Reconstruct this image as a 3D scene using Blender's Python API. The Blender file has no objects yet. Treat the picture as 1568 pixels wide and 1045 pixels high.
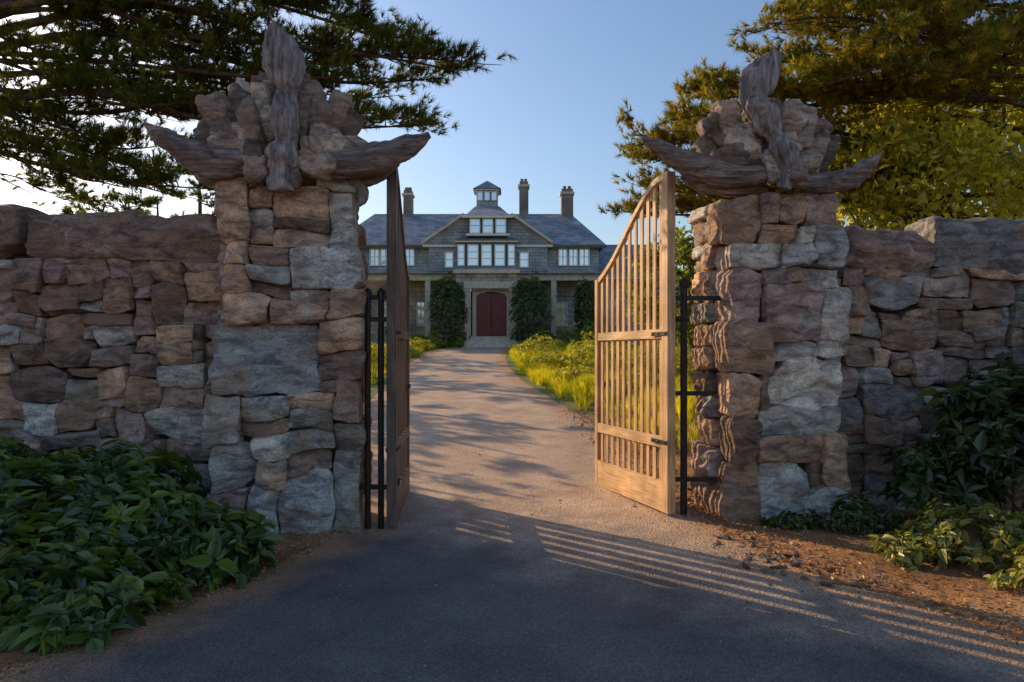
import bpy, math, random
import numpy as np
from mathutils import Vector, Matrix, noise

S = bpy.context.scene
S.view_settings.view_transform = 'Standard'
S.view_settings.look = 'None'
S.view_settings.exposure = 0
F = 1045.0
def P(px, py, d):
    return np.array([(px-784)*d/F, d, 1.6+(540-py)*d/F])

# ------------------------------------------------------------ materials
def mat_new(name):
    m = bpy.data.materials.new(name); m.use_nodes = True
    nt = m.node_tree
    return m, nt, nt.nodes['Principled BSDF']
def N(nt, t, **kw):
    n = nt.nodes.new(t)
    for k, v in kw.items():
        if k in n.inputs.keys(): n.inputs[k].default_value = v
        else: setattr(n, k, v)
    return n
def ramp(nt, stops):
    r = nt.nodes.new('ShaderNodeValToRGB')
    el = r.color_ramp.elements
    while len(el) < len(stops): el.new(0.5)
    for e, (p, c) in zip(el, stops):
        e.position = p; e.color = (c[0], c[1], c[2], 1)
    return r
def mixc(nt, a, b, fac, mode='MIX'):
    m = nt.nodes.new('ShaderNodeMix'); m.data_type = 'RGBA'; m.blend_type = mode
    for sock, v in ((m.inputs[6], a), (m.inputs[7], b), (m.inputs[0], fac)):
        if hasattr(v, 'links'): nt.links.new(v, sock)
        elif isinstance(v, (tuple, list)): sock.default_value = (v[0], v[1], v[2], 1)
        else: sock.default_value = v
    return m.outputs[2]
def coords(nt, scale=(1,1,1)):
    tc = nt.nodes.new('ShaderNodeTexCoord'); mp = nt.nodes.new('ShaderNodeMapping')
    mp.inputs['Scale'].default_value = scale
    nt.links.new(tc.outputs['Object'], mp.inputs['Vector'])
    return mp.outputs['Vector']
def bump(nt, bs, h, strength, dist, prev=None):
    b = nt.nodes.new('ShaderNodeBump')
    b.inputs['Strength'].default_value = strength; b.inputs['Distance'].default_value = dist
    nt.links.new(h, b.inputs['Height'])
    if prev is not None: nt.links.new(prev, b.inputs['Normal'])
    nt.links.new(b.outputs['Normal'], bs.inputs['Normal'])
    return b.outputs['Normal']

def mat_stone():
    m, nt, bs = mat_new('stone')
    at = N(nt, 'ShaderNodeAttribute', attribute_name='Col')
    v = coords(nt); vs = coords(nt, (1,1,2.4))
    n1 = N(nt, 'ShaderNodeTexNoise', Scale=4.5, Detail=7.0, Roughness=0.68, Distortion=0.7); nt.links.new(vs, n1.inputs['Vector'])
    n2 = N(nt, 'ShaderNodeTexNoise', Scale=48.0, Detail=4.0, Roughness=0.75); nt.links.new(v, n2.inputs['Vector'])
    n3 = N(nt, 'ShaderNodeTexNoise', Scale=2.2, Detail=3.0, Distortion=1.5); nt.links.new(v, n3.inputs['Vector'])
    r1 = ramp(nt, [(0.33, (0.38,0.35,0.34)), (0.47, (0.85,0.83,0.82)), (0.5, (1.1,1.08,1.05)), (0.66, (1.75,1.66,1.55))]); nt.links.new(n1.outputs['Fac'], r1.inputs['Fac'])
    c = mixc(nt, at.outputs['Color'], r1.outputs['Color'], 1.0, 'MULTIPLY')
    r2 = ramp(nt, [(0.35, (0.5,0.5,0.5)), (0.6, (1.35,1.35,1.35))]); nt.links.new(n2.outputs['Fac'], r2.inputs['Fac'])
    c = mixc(nt, c, r2.outputs['Color'], 0.6, 'MULTIPLY')
    r3 = ramp(nt, [(0.50, (0,0,0)), (0.64, (0.45,0.45,0.45))]); nt.links.new(n3.outputs['Fac'], r3.inputs['Fac'])
    c = mixc(nt, c, (0.38,0.22,0.12), r3.outputs['Color'])
    r4 = ramp(nt, [(0.60, (0,0,0)), (0.70, (0.6,0.6,0.6))])
    mm = N(nt, 'ShaderNodeMath', operation='MULTIPLY_ADD'); nt.links.new(n2.outputs['Fac'], mm.inputs[0]); mm.inputs[1].default_value=0.5
    nt.links.new(n3.outputs['Fac'], mm.inputs[2])
    m6 = N(nt, 'ShaderNodeMath', operation='SUBTRACT'); m6.inputs[0].default_value=1.22; nt.links.new(mm.outputs[0], m6.inputs[1])
    nt.links.new(m6.outputs[0], r4.inputs['Fac'])
    c = mixc(nt, c, (0.62,0.60,0.54), r4.outputs['Color'])
    nt.links.new(c, bs.inputs['Base Color']); bs.inputs['Roughness'].default_value = 0.78
    b1 = bump(nt, bs, n1.outputs['Fac'], 1.0, 0.06)
    bump(nt, bs, n2.outputs['Fac'], 0.7, 0.009, b1)
    return m
def mat_wood(name, c1, c2, c3, scale, bstr=0.7, bd=0.012, rough=0.75):
    m, nt, bs = mat_new(name)
    v = coords(nt, scale)
    n1 = N(nt, 'ShaderNodeTexNoise', Scale=1.0, Detail=5.0, Roughness=0.65, Distortion=0.4); nt.links.new(v, n1.inputs['Vector'])
    r = ramp(nt, [(0.32, c1), (0.5, c2), (0.7, c3)]); nt.links.new(n1.outputs['Fac'], r.inputs['Fac'])
    v2 = coords(nt)
    n2 = N(nt, 'ShaderNodeTexNoise', Scale=3.0, Detail=3.0); nt.links.new(v2, n2.inputs['Vector'])
    r2 = ramp(nt, [(0.3, (0.6,0.6,0.6)), (0.7, (1.2,1.2,1.2))]); nt.links.new(n2.outputs['Fac'], r2.inputs['Fac'])
    c = mixc(nt, r.outputs['Color'], r2.outputs['Color'], 1.0, 'MULTIPLY')
    nt.links.new(c, bs.inputs['Base Color']); bs.inputs['Roughness'].default_value = rough
    bump(nt, bs, n1.outputs['Fac'], bstr, bd)
    return m
def mat_leaf(name, trans=0.35, rough=0.5, gloss=0.06, tint=(1.7,1.45,0.5)):
    m = bpy.data.materials.new(name); m.use_nodes=True; nt=m.node_tree
    nt.nodes.remove(nt.nodes['Principled BSDF'])
    at = N(nt, 'ShaderNodeAttribute', attribute_name='Col')
    df = nt.nodes.new('ShaderNodeBsdfDiffuse'); nt.links.new(at.outputs['Color'], df.inputs['Color'])
    tr = nt.nodes.new('ShaderNodeBsdfTranslucent')
    c = mixc(nt, at.outputs['Color'], tint, 1.0, 'MULTIPLY'); nt.links.new(c, tr.inputs['Color'])
    mx = nt.nodes.new('ShaderNodeMixShader'); mx.inputs[0].default_value = trans
    nt.links.new(df.outputs[0], mx.inputs[1]); nt.links.new(tr.outputs[0], mx.inputs[2])
    out = mx.outputs[0]
    if gloss>0:
        g = nt.nodes.new('ShaderNodeBsdfGlossy'); g.inputs['Roughness'].default_value=rough
        g.inputs['Color'].default_value=(0.9,0.95,0.9,1)
        m2 = nt.nodes.new('ShaderNodeMixShader'); m2.inputs[0].default_value=gloss
        nt.links.new(out, m2.inputs[1]); nt.links.new(g.outputs[0], m2.inputs[2]); out=m2.outputs[0]
    nt.links.new(out, nt.nodes['Material Output'].inputs['Surface'])
    return m
def mat_plain(name, col, rough=0.7, var=0.25, scale=6.0, metallic=0.0, bs_=0.2):
    m, nt, bs = mat_new(name)
    v = coords(nt)
    n1 = N(nt, 'ShaderNodeTexNoise', Scale=scale, Detail=4.0); nt.links.new(v, n1.inputs['Vector'])
    a = tuple(c*(1-var) for c in col); b = tuple(c*(1+var) for c in col)
    r = ramp(nt, [(0.3, a), (0.7, b)]); nt.links.new(n1.outputs['Fac'], r.inputs['Fac'])
    nt.links.new(r.outputs['Color'], bs.inputs['Base Color'])
    bs.inputs['Roughness'].default_value = rough; bs.inputs['Metallic'].default_value = metallic
    bump(nt, bs, n1.outputs['Fac'], bs_, 0.01)
    return m
def mat_courses(name, c1, c2, mortar, bw, bh, ms=0.01, rough=0.8):
    m, nt, bs = mat_new(name)
    tc = nt.nodes.new('ShaderNodeTexCoord'); sp = nt.nodes.new('ShaderNodeSeparateXYZ')
    nt.links.new(tc.outputs['Object'], sp.inputs[0])
    ad = N(nt, 'ShaderNodeMath', operation='ADD'); nt.links.new(sp.outputs[0], ad.inputs[0]); nt.links.new(sp.outputs[1], ad.inputs[1])
    cb = nt.nodes.new('ShaderNodeCombineXYZ'); nt.links.new(ad.outputs[0], cb.inputs[0]); nt.links.new(sp.outputs[2], cb.inputs[1])
    br = nt.nodes.new('ShaderNodeTexBrick'); nt.links.new(cb.outputs[0], br.inputs['Vector'])
    br.inputs['Scale'].default_value = 1.0
    br.inputs['Color1'].default_value = (*c1,1); br.inputs['Color2'].default_value = (*c2,1); br.inputs['Mortar'].default_value = (*mortar,1)
    br.inputs['Brick Width'].default_value = bw; br.inputs['Row Height'].default_value = bh; br.inputs['Mortar Size'].default_value = ms
    n1 = N(nt, 'ShaderNodeTexNoise', Scale=1.3, Detail=5.0); nt.links.new(tc.outputs['Object'], n1.inputs['Vector'])
    r = ramp(nt, [(0.3, (0.6,0.6,0.62)), (0.7, (1.3,1.27,1.2))]); nt.links.new(n1.outputs['Fac'], r.inputs['Fac'])
    c = mixc(nt, br.outputs['Color'], r.outputs['Color'], 1.0, 'MULTIPLY')
    nt.links.new(c, bs.inputs['Base Color']); bs.inputs['Roughness'].default_value = rough
    return m

STONE = mat_stone()
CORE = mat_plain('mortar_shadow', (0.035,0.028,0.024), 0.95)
DRIFT_X = mat_wood('driftwood_x', (0.07,0.045,0.038), (0.25,0.18,0.145), (0.48,0.38,0.32), (2.5,26,26), 1.0, 0.04)
DRIFT_Z = mat_wood('driftwood_z', (0.10,0.075,0.07), (0.29,0.24,0.225), (0.54,0.47,0.44), (26,26,2.5), 1.0, 0.04)
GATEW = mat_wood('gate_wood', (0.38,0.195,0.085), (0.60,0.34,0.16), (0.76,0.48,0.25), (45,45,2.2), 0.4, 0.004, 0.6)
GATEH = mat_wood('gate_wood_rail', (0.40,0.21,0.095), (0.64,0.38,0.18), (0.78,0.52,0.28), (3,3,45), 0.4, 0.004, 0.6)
GATE_SHADED = mat_wood('gate_wood_shaded', (0.075,0.045,0.033), (0.15,0.09,0.065), (0.24,0.15,0.105), (45,45,2.2), 0.4, 0.004, 0.6)  # same gate wood, shade on the left leaf's unlit side put into the colour
IRON = mat_plain('dark_iron', (0.03,0.025,0.022), 0.5, 0.4, 20, 0.6)
BARK = mat_wood('bark', (0.035,0.022,0.016), (0.10,0.06,0.04), (0.18,0.115,0.08), (14,14,3), 1.0, 0.04, 0.9)
NEEDLE = mat_leaf('pine_needles', 0.42, 0.5, 0.0)
LEAF = mat_leaf('leaves', 0.35, 0.42, 0.06)
SUNLEAF = mat_leaf('maple_leaves', 0.58, 0.42, 0.03, (1.5,1.4,0.45))
GRASS = mat_leaf('grass_blades', 0.5, 0.6, 0.0, (1.55,1.4,0.5))

# ------------------------------------------------------------ mesh helpers
def mesh_np(name, V, Fc, col=None, smooth=False):
    V = np.asarray(V, dtype=np.float32); Fc = np.asarray(Fc, dtype=np.int32)
    k = Fc.shape[1]
    me = bpy.data.meshes.new(name)
    me.vertices.add(len(V)); me.vertices.foreach_set('co', V.ravel())
    me.loops.add(Fc.size); me.loops.foreach_set('vertex_index', Fc.ravel())
    me.polygons.add(len(Fc)); me.polygons.foreach_set('loop_start', np.arange(0, Fc.size, k, dtype=np.int32))
    me.polygons.foreach_set('loop_total', np.full(len(Fc), k, dtype=np.int32))
    me.polygons.foreach_set('use_smooth', np.full(len(Fc), smooth))
    me.update(calc_edges=True); me.validate()
    if col is not None:
        a = me.color_attributes.new('Col', 'FLOAT_COLOR', 'POINT')
        c = np.ones((len(V),4), dtype=np.float32); c[:,:3] = col
        a.data.foreach_set('color', c.ravel())
    return me
def root(name, loc):
    e = bpy.data.objects.new(name, None); e.location = loc; e.empty_display_size = 0.3
    S.collection.objects.link(e); return e
def obj(name, me, mat, parent=None):
    o = bpy.data.objects.new(name, me); S.collection.objects.link(o)
    if mat is not None: me.materials.append(mat)
    if parent is not None:
        o.parent = parent; o.matrix_parent_inverse = Matrix.Translation(-Vector(parent.location))
    return o
class Acc:
    def __init__(s): s.V=[]; s.F=[]; s.C=[]; s.n=0
    def add(s, V, Fc, c=None):
        V = np.asarray(V); s.V.append(V); s.F.append(np.asarray(Fc)+s.n)
        if c is None: c = (0.5,0.5,0.5)
        c = np.asarray(c, dtype=float)
        s.C.append(np.tile(c,(len(V),1)) if c.ndim==1 else c); s.n += len(V)
    def mesh(s, name, smooth=False):
        return mesh_np(name, np.concatenate(s.V), np.concatenate(s.F), np.concatenate(s.C), smooth)
def box_vf(x0,x1,y0,y1,z0,z1):
    V = [(x0,y0,z0),(x1,y0,z0),(x1,y1,z0),(x0,y1,z0),(x0,y0,z1),(x1,y0,z1),(x1,y1,z1),(x0,y1,z1)]
    Fc = [(0,3,2,1),(4,5,6,7),(0,1,5,4),(1,2,6,5),(2,3,7,6),(3,0,4,7)]
    return np.array(V,dtype=float), np.array(Fc)
def cube_surface(n):
    idx = {}; V = []; Fs = []
    def vi(p):
        if p not in idx: idx[p] = len(V); V.append([2*p[0]/n-1, 2*p[1]/n-1, 2*p[2]/n-1])
        return idx[p]
    for ax in range(3):
        a, b = (ax+1)%3, (ax+2)%3
        for side in (0, n):
            for i in range(n):
                for j in range(n):
                    q = []
                    for (di,dj) in ((0,0),(1,0),(1,1),(0,1)):
                        p = [0,0,0]; p[ax]=side; p[a]=i+di; p[b]=j+dj; q.append(vi(tuple(p)))
                    Fs.append(q if side==n else q[::-1])
    return np.array(V), np.array(Fs)
CS = {n: cube_surface(n) for n in (10, 16, 24)}
def stone(acc, c, h, rng, col, xf=None, cuts=9, rough=1.0, power=7, rot=None, warp=True, cr=(0.74,0.93), facets=0):
    big = max(h)
    n = 10 if big < 0.10 else (16 if big < 0.26 else 24)
    V, Fs = CS[n]; V = V.copy()
    k = power
    r = (np.abs(V)**k).sum(1)**(1/k); V = V/r[:,None]
    for _ in range(cuts):
        nm = rng.normal(size=3)
        nm /= np.linalg.norm(nm)
        sup = np.abs(nm).sum()
        d = sup*rng.uniform(*cr)
        dd = V@nm - d
        msk = dd > 0
        V[msk] -= np.outer(dd[msk], nm)*0.97
    # split faces: shallow planes across the front give hewn facets
    for _ in range(facets):
        a = rng.uniform(0,2*math.pi); t = rng.uniform(.12,.38)
        nm = np.array([math.cos(a)*t,-1,math.sin(a)*t]); nm/=np.linalg.norm(nm)
        d = (1+t*0.55)*rng.uniform(.80,.97)/math.sqrt(1+t*t)
        dd = V@nm-d; msk = dd>0; V[msk,1] += dd[msk]*0.95
    f = rng.normal(size=2)*0.10
    h = np.array(h)
    V[:,1] += (V[:,1]<0)*(f[0]*V[:,0]+f[1]*V[:,2])
    V = V*h
    if rot is not None: V = V@rot.T
    V = V+np.array(c)
    nv = V-np.array(c); nv /= (np.linalg.norm(nv,axis=1)[:,None]+1e-6)
    off = rng.uniform(0,50,3)
    amp = min(0.035, 0.18*h.min())*rough
    dis = np.array([noise.noise(Vector(p*5.0+off)) + noise.noise(Vector(p*14.0+off))*0.5 + noise.noise(Vector(p*34.0+off))*0.25 for p in V])
    V = V+nv*(dis*amp*1.3)[:,None]
    if warp:
        w = np.array([[noise.noise(Vector((p[0]*2.6,p[2]*2.6,7.1))), 0, noise.noise(Vector((p[0]*2.6,p[2]*2.6,33.3)))] for p in V])
        V = V + w*0.075
    if xf is not None: V = xf(V)
    acc.add(V, Fs, np.array(col)*rng.uniform(0.65,1.35))
def pack(u0,u1,z0,z1,cell,rng,sizes):
    nx = max(1,int(round((u1-u0)/cell))); nz = max(1,int(round((z1-z0)/cell)))
    cu=(u1-u0)/nx; cz=(z1-z0)/nz
    occ = np.zeros((nx,nz),bool); out=[]
    for j in range(nz):
        for i in range(nx):
            if occ[i,j]: continue
            w,h = sizes[rng.integers(len(sizes))]
            w=min(w,nx-i); h=min(h,nz-j)
            ww=1
            while ww<w and not occ[i+ww,j]: ww+=1
            w=ww
            if nx-(i+w)==1 and not occ[i+w,j]: w+=1
            occ[i:i+w,j:j+h]=True
            out.append((u0+i*cu,u0+(i+w)*cu,z0+j*cz,z0+(j+h)*cz))
    return out
def tube(acc, pts, rad, sides=14, ry=None, amp=0.0, rings=None, seed=0, col=(0.5,)*3, groove=0.0):
    pts=np.array(pts,float); rad=np.array(rad,float)
    ryv = rad if ry is None else np.array(ry,float)
    if rings is None: rings=len(pts)
    t=np.linspace(0,len(pts)-1,rings); out=[];ra=[];rb=[]
    for tt in t:
        i=min(int(tt),len(pts)-2); f=tt-i
        p0=pts[max(i-1,0)];p1=pts[i];p2=pts[i+1];p3=pts[min(i+2,len(pts)-1)]
        out.append(0.5*((2*p1)+(-p0+p2)*f+(2*p0-5*p1+4*p2-p3)*f*f+(-p0+3*p1-3*p2+p3)*f**3))
        s=f*f*(3-2*f)
        ra.append(rad[i]*(1-s)+rad[i+1]*s); rb.append(ryv[i]*(1-s)+ryv[i+1]*s)
    out=np.array(out); V=[]
    tg=np.gradient(out,axis=0); tg/=np.linalg.norm(tg,axis=1)[:,None]+1e-9
    for p,d,a,b in zip(out,tg,ra,rb):
        up=np.array([0,1.0,0]) if abs(d[1])<0.9 else np.array([0,0,1.0])
        s=np.cross(d,up); s/=np.linalg.norm(s); u=np.cross(s,d)
        for q in range(sides):
            an=2*math.pi*q/sides
            g=1+groove*math.sin(an*5+seed)+groove*0.6*math.sin(an*9+seed*2)
            v=p+(s*math.cos(an)*a+u*math.sin(an)*b)*g
            V.append(v)
    V=np.array(V)
    if amp>0:
        cen=np.repeat(out,sides,axis=0)
        nv=V-cen; L=np.linalg.norm(nv,axis=1)[:,None]+1e-6
        dis=np.array([noise.noise(Vector(x*6+seed))+0.6*noise.noise(Vector(x*17+seed)) for x in V])
        V=V+nv/L*(dis*amp)[:,None]*np.minimum(1,L/0.06)
    n=len(out); Fs=[]
    for i in range(n-1):
        for q in range(sides):
            a=i*sides+q;b=i*sides+(q+1)%sides
            Fs.append((a,b,b+sides,a+sides))
    c0=len(V); V=np.vstack([V,out[0],out[-1]])
    for q in range(0,sides,2):
        Fs.append((c0,(q+2)%sides,q+1,q)); o=(n-1)*sides
        Fs.append((c0+1,o+q,o+q+1,o+(q+2)%sides))
    acc.add(V,np.array(Fs),col)

def leaves(acc, pos, dirn, nrm, ln, wd, col, fold=0.25, droop=0.15):
    n=len(pos)
    d=dirn/np.linalg.norm(dirn,axis=1)[:,None]
    s=np.cross(d,nrm); s/=np.linalg.norm(s,axis=1)[:,None]+1e-9
    u=np.cross(s,d)
    L=ln[:,None]; W=wd[:,None]
    b=pos; l1=pos+d*L*0.28-s*W*0.5+u*W*fold; l2=pos+d*L*0.65-s*W*0.38+u*W*(fold*0.7-droop*0.5)
    t=pos+d*L-u*L*droop; r2=pos+d*L*0.65+s*W*0.38+u*W*(fold*0.7-droop*0.5); r1=pos+d*L*0.28+s*W*0.5+u*W*fold
    V=np.stack([b,l1,l2,t,r2,r1],1).reshape(-1,3)
    base=(np.arange(n)*6)[:,None]
    Fs=np.concatenate([base+np.array([0,3,2,1]), base+np.array([0,5,4,3])])
    acc.add(V,Fs,np.repeat(col,6,axis=0))
def rcol(rng,n,ca,cb,var=0.25):
    t=rng.random(n)[:,None]
    return (np.array(ca)*(1-t)+np.array(cb)*t)*rng.uniform(1-var,1+var,(n,1))
def shrub_pts(acc, rng, blobs, nshoot, ln, ca, cb, per=8, wr=0.5, zmin=None):
    vol=np.array([b[1][0]*b[1][1]+b[1][0]*b[1][2] for b in blobs]); pr=vol/vol.sum()
    which=rng.choice(len(blobs),nshoot,p=pr)
    dv=rng.normal(size=(nshoot,3)); dv/=np.linalg.norm(dv,axis=1)[:,None]; 
    dv[:,2]=np.abs(dv[:,2])*1.0-0.25; dv/=np.linalg.norm(dv,axis=1)[:,None]
    C=np.array([blobs[i][0] for i in which]); R=np.array([blobs[i][1] for i in which])
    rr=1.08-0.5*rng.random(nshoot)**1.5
    lump=np.array([noise.noise(Vector(q*3.1)) for q in (C+dv*R)])
    p=C+dv*R*(rr*(1+0.32*lump))[:,None]
    if zmin is not None: p[:,2]=np.maximum(p[:,2],zmin+0.03)
    ax=dv+np.array([0,0,0.9])+rng.normal(size=(nshoot,3))*.3; ax/=np.linalg.norm(ax,axis=1)[:,None]
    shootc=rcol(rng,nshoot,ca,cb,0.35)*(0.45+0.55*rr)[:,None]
    ref=rng.normal(size=(nshoot,3))
    siz=rng.uniform(.5,1.3,nshoot)
    for k in range(per):
        az=2.399*k+rng.uniform(0,6.28,nshoot)*0.25
        t1=np.cross(ax,ref)
        t1/=np.linalg.norm(t1,axis=1)[:,None]+1e-9; t2=np.cross(ax,t1)
        out=t1*np.cos(az)[:,None]+t2*np.sin(az)[:,None]
        lift=rng.uniform(-0.35,0.6,nshoot)[:,None]
        d=out+ax*lift
        l=ln*rng.uniform(0.6,1.25,nshoot)*siz
        pp=p-ax*(ln*0.25*(k//3))
        nr=ax+rng.normal(size=(nshoot,3))*0.35
        leaves(acc,pp+out*0.01,d,nr,l,l*wr*rng.uniform(0.8,1.2,nshoot),shootc*rng.uniform(0.75,1.3,(nshoot,1)))
def stems(acc,rng,blobs,zg,n):
    for _ in range(n):
        c,r=blobs[rng.integers(len(blobs))]
        tip=np.array(c)+rng.normal(size=3)*np.array(r)*0.45
        b=np.array([c[0]+rng.normal()*r[0]*0.2,c[1]+rng.normal()*r[1]*0.2,zg-0.02])
        tube(acc,[b,(b+tip)/2+rng.normal(size=3)*0.04,tip],[0.012,0.009,0.004],sides=6)
def tufts(acc,rng,pos,dirn,K,ln,wd,ca,cb,spread=0.8):
    n=len(pos)
    d=dirn/np.linalg.norm(dirn,axis=1)[:,None]
    p=np.repeat(pos,K,axis=0); d=np.repeat(d,K,axis=0)
    r=rng.normal(size=(n*K,3)); r/=np.linalg.norm(r,axis=1)[:,None]
    nd=d+r*spread*rng.uniform(0.5,1.2,(n*K,1)); nd/=np.linalg.norm(nd,axis=1)[:,None]
    s=np.cross(nd,rng.normal(size=(n*K,3))); s/=np.linalg.norm(s,axis=1)[:,None]+1e-9
    L=(ln*rng.uniform(0.6,1.2,n*K))[:,None]
    p=p+d*rng.uniform(-0.3,0.3,(n*K,1))*ln
    a=p-s*wd/2; b=p+s*wd/2; t=p+nd*L
    V=np.stack([a,b,t],1).reshape(-1,3)
    Fs=np.arange(n*K*3).reshape(-1,3)
    c=np.repeat(rcol(rng,n,ca,cb,0.3),K,axis=0)*rng.uniform(0.8,1.2,(n*K,1))
    acc.add(V,Fs,np.repeat(c,3,axis=0))

# ------------------------------------------------------------ terrain
def gz(y):
    if y < 7: return 0.0
    if y>41: return 2.0+min((y-41)*0.004,1.0)
    t=(y-7)/34.0
    return 2.0*t if t>0.12 else 2.0*(t*t*(2/0.12-t/0.0144))
ys=[-60,-30,-15,-6]+list(np.arange(-4,62,0.5))+[65,75,90,120,180,300,600,1200]
xs=[-1200,-500,-200,-90,-45,-25]+list(np.arange(-16,16.1,0.5))+[25,45,90,200,500,1200]
V=[(x,y,gz(y)) for y in ys for x in xs]; nx=len(xs)
Fs=[(j*nx+i,j*nx+i+1,(j+1)*nx+i+1,(j+1)*nx+i) for j in range(len(ys)-1) for i in range(nx-1)]
gm,nt,bs=mat_new('ground_litter')
v=coords(nt)
n1=N(nt,'ShaderNodeTexNoise',Scale=1.1,Detail=6.0,Roughness=0.65); nt.links.new(v,n1.inputs['Vector'])
n2=N(nt,'ShaderNodeTexNoise',Scale=45.0,Detail=4.0,Roughness=0.75); nt.links.new(v,n2.inputs['Vector'])
r1=ramp(nt,[(0.35,(0.20,0.095,0.045)),(0.52,(0.52,0.24,0.09)),(0.68,(0.64,0.36,0.17))]); nt.links.new(n1.outputs['Fac'],r1.inputs['Fac'])
r2=ramp(nt,[(0.3,(0.3,0.3,0.3)),(0.65,(1.4,1.4,1.4))]); nt.links.new(n2.outputs['Fac'],r2.inputs['Fac'])
c=mixc(nt,r1.outputs['Color'],r2.outputs['Color'],1.0,'MULTIPLY')
sp=nt.nodes.new('ShaderNodeSeparateXYZ'); nt.links.new(v,sp.inputs[0])
mr=N(nt,'ShaderNodeMapRange'); nt.links.new(sp.outputs[1],mr.inputs[0]); mr.inputs[1].default_value=9; mr.inputs[2].default_value=16
c=mixc(nt,c,mixc(nt,(0.17,0.20,0.04),r2.outputs['Color'],1.0,'MULTIPLY'),mr.outputs[0])
nt.links.new(c,bs.inputs['Base Color']); bs.inputs['Roughness'].default_value=0.95
b=bump(nt,bs,n2.outputs['Fac'],1.0,0.03); bump(nt,bs,n1.outputs['Fac'],0.6,0.08,b)
obj('ground',mesh_np('ground',V,Fs),gm)

def interp(tab,y):
    return float(np.interp(y,[t[0] for t in tab],[t[1] for t in tab]))
RE=[(-4,6.5),(2.5,3.7),(3.76,2.9),(5.1,2.15),(6.6,1.85),(9,1.75),(12,1.5),(15,1.05),(20,0.3),(25,-0.1),(30,-0.3),(36,-0.2),(39.5,0.2)]
LE=[(-4,-4.5),(2.5,-2.9),(3.6,-2.45),(5.07,-1.8),(6.2,-1.5),(9,-2.2),(15,-3.2),(26,-4.0),(35,-4.3),(39.5,-3.5)]
yr=[y for y in ys if -4<=y<=39.5]; M=28
V=[];att=[];Fs=[]
for y in yr:
    a=interp(LE,y)+0.10*noise.noise(Vector((y*1.7,3,0))); b=interp(RE,y)+0.12*noise.noise(Vector((y*1.9,9,0)))
    for i in range(M+1):
        t=i/M; V.append((a+(b-a)*t,y,gz(y)+0.004)); e=min(t,1-t)*(b-a); att.append((e,e,e))
for j in range(len(yr)-1):
    for i in range(M): q=j*(M+1)+i; Fs.append((q,q+1,q+M+2,q+M+1))
dm,nt,bs=mat_new('driveway_asphalt')
v=coords(nt)
at=N(nt,'ShaderNodeAttribute',attribute_name='Col')
sp=nt.nodes.new('ShaderNodeSeparateXYZ'); nt.links.new(v,sp.inputs[0])
n1=N(nt,'ShaderNodeTexNoise',Scale=1.6,Detail=6.0,Roughness=0.65); nt.links.new(v,n1.inputs['Vector'])
n2=N(nt,'ShaderNodeTexVoronoi',Scale=60.0); nt.links.new(v,n2.inputs['Vector'])
n3=N(nt,'ShaderNodeTexNoise',Scale=70.0,Detail=3.0,Roughness=0.8); nt.links.new(v,n3.inputs['Vector'])
rA=ramp(nt,[(0.3,(0.072,0.068,0.072)),(0.7,(0.155,0.138,0.13))]); nt.links.new(n1.outputs['Fac'],rA.inputs['Fac'])
rB=ramp(nt,[(0.3,(0.38,0.245,0.165)),(0.5,(0.54,0.375,0.26)),(0.7,(0.68,0.50,0.36))]); nt.links.new(n1.outputs['Fac'],rB.inputs['Fac'])
mr=N(nt,'ShaderNodeMapRange'); mr.inputs[1].default_value=4.8; mr.inputs[2].default_value=7.4
w=N(nt,'ShaderNodeMath',operation='MULTIPLY_ADD'); nt.links.new(n1.outputs['Fac'],w.inputs[0]); w.inputs[1].default_value=2.4; nt.links.new(sp.outputs[1],w.inputs[2])
wx=N(nt,'ShaderNodeMath',operation='MULTIPLY_ADD'); nt.links.new(sp.outputs[0],wx.inputs[0]); wx.inputs[1].default_value=0.8; nt.links.new(w.outputs[0],wx.inputs[2])
w2=N(nt,'ShaderNodeMath',operation='SUBTRACT'); nt.links.new(wx.outputs[0],w2.inputs[0]); w2.inputs[1].default_value=1.2
nt.links.new(w2.outputs[0],mr.inputs[0])
c=mixc(nt,rA.outputs['Color'],rB.outputs['Color'],mr.outputs[0])  # asphalt to gravel; shaded foreground and sunlit drive also put into the colour
ed=N(nt,'ShaderNodeMath',operation='MULTIPLY_ADD'); nt.links.new(n1.outputs['Fac'],ed.inputs[0]); ed.inputs[1].default_value=-0.9; nt.links.new(at.outputs['Fac'],ed.inputs[2])
me_=N(nt,'ShaderNodeMapRange'); nt.links.new(ed.outputs[0],me_.inputs[0]); me_.inputs[1].default_value=-0.45; me_.inputs[2].default_value=0.10; me_.inputs[3].default_value=1; me_.inputs[4].default_value=0
c=mixc(nt,c,(0.46,0.25,0.12),me_.outputs[0])
r3=ramp(nt,[(0.3,(0.35,0.35,0.35)),(0.5,(0.95,0.95,0.95)),(0.68,(1.95,1.88,1.75))]); nt.links.new(n3.outputs['Fac'],r3.inputs['Fac'])
c=mixc(nt,c,r3.outputs['Color'],0.95,'MULTIPLY')
nt.links.new(c,bs.inputs['Base Color']); bs.inputs['Roughness'].default_value=0.7
b=bump(nt,bs,n2.outputs['Distance'],0.8,0.012); bump(nt,bs,n3.outputs['Fac'],0.8,0.01,b)
obj('driveway',mesh_np('driveway',V,Fs,np.array(att)),dm)

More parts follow.
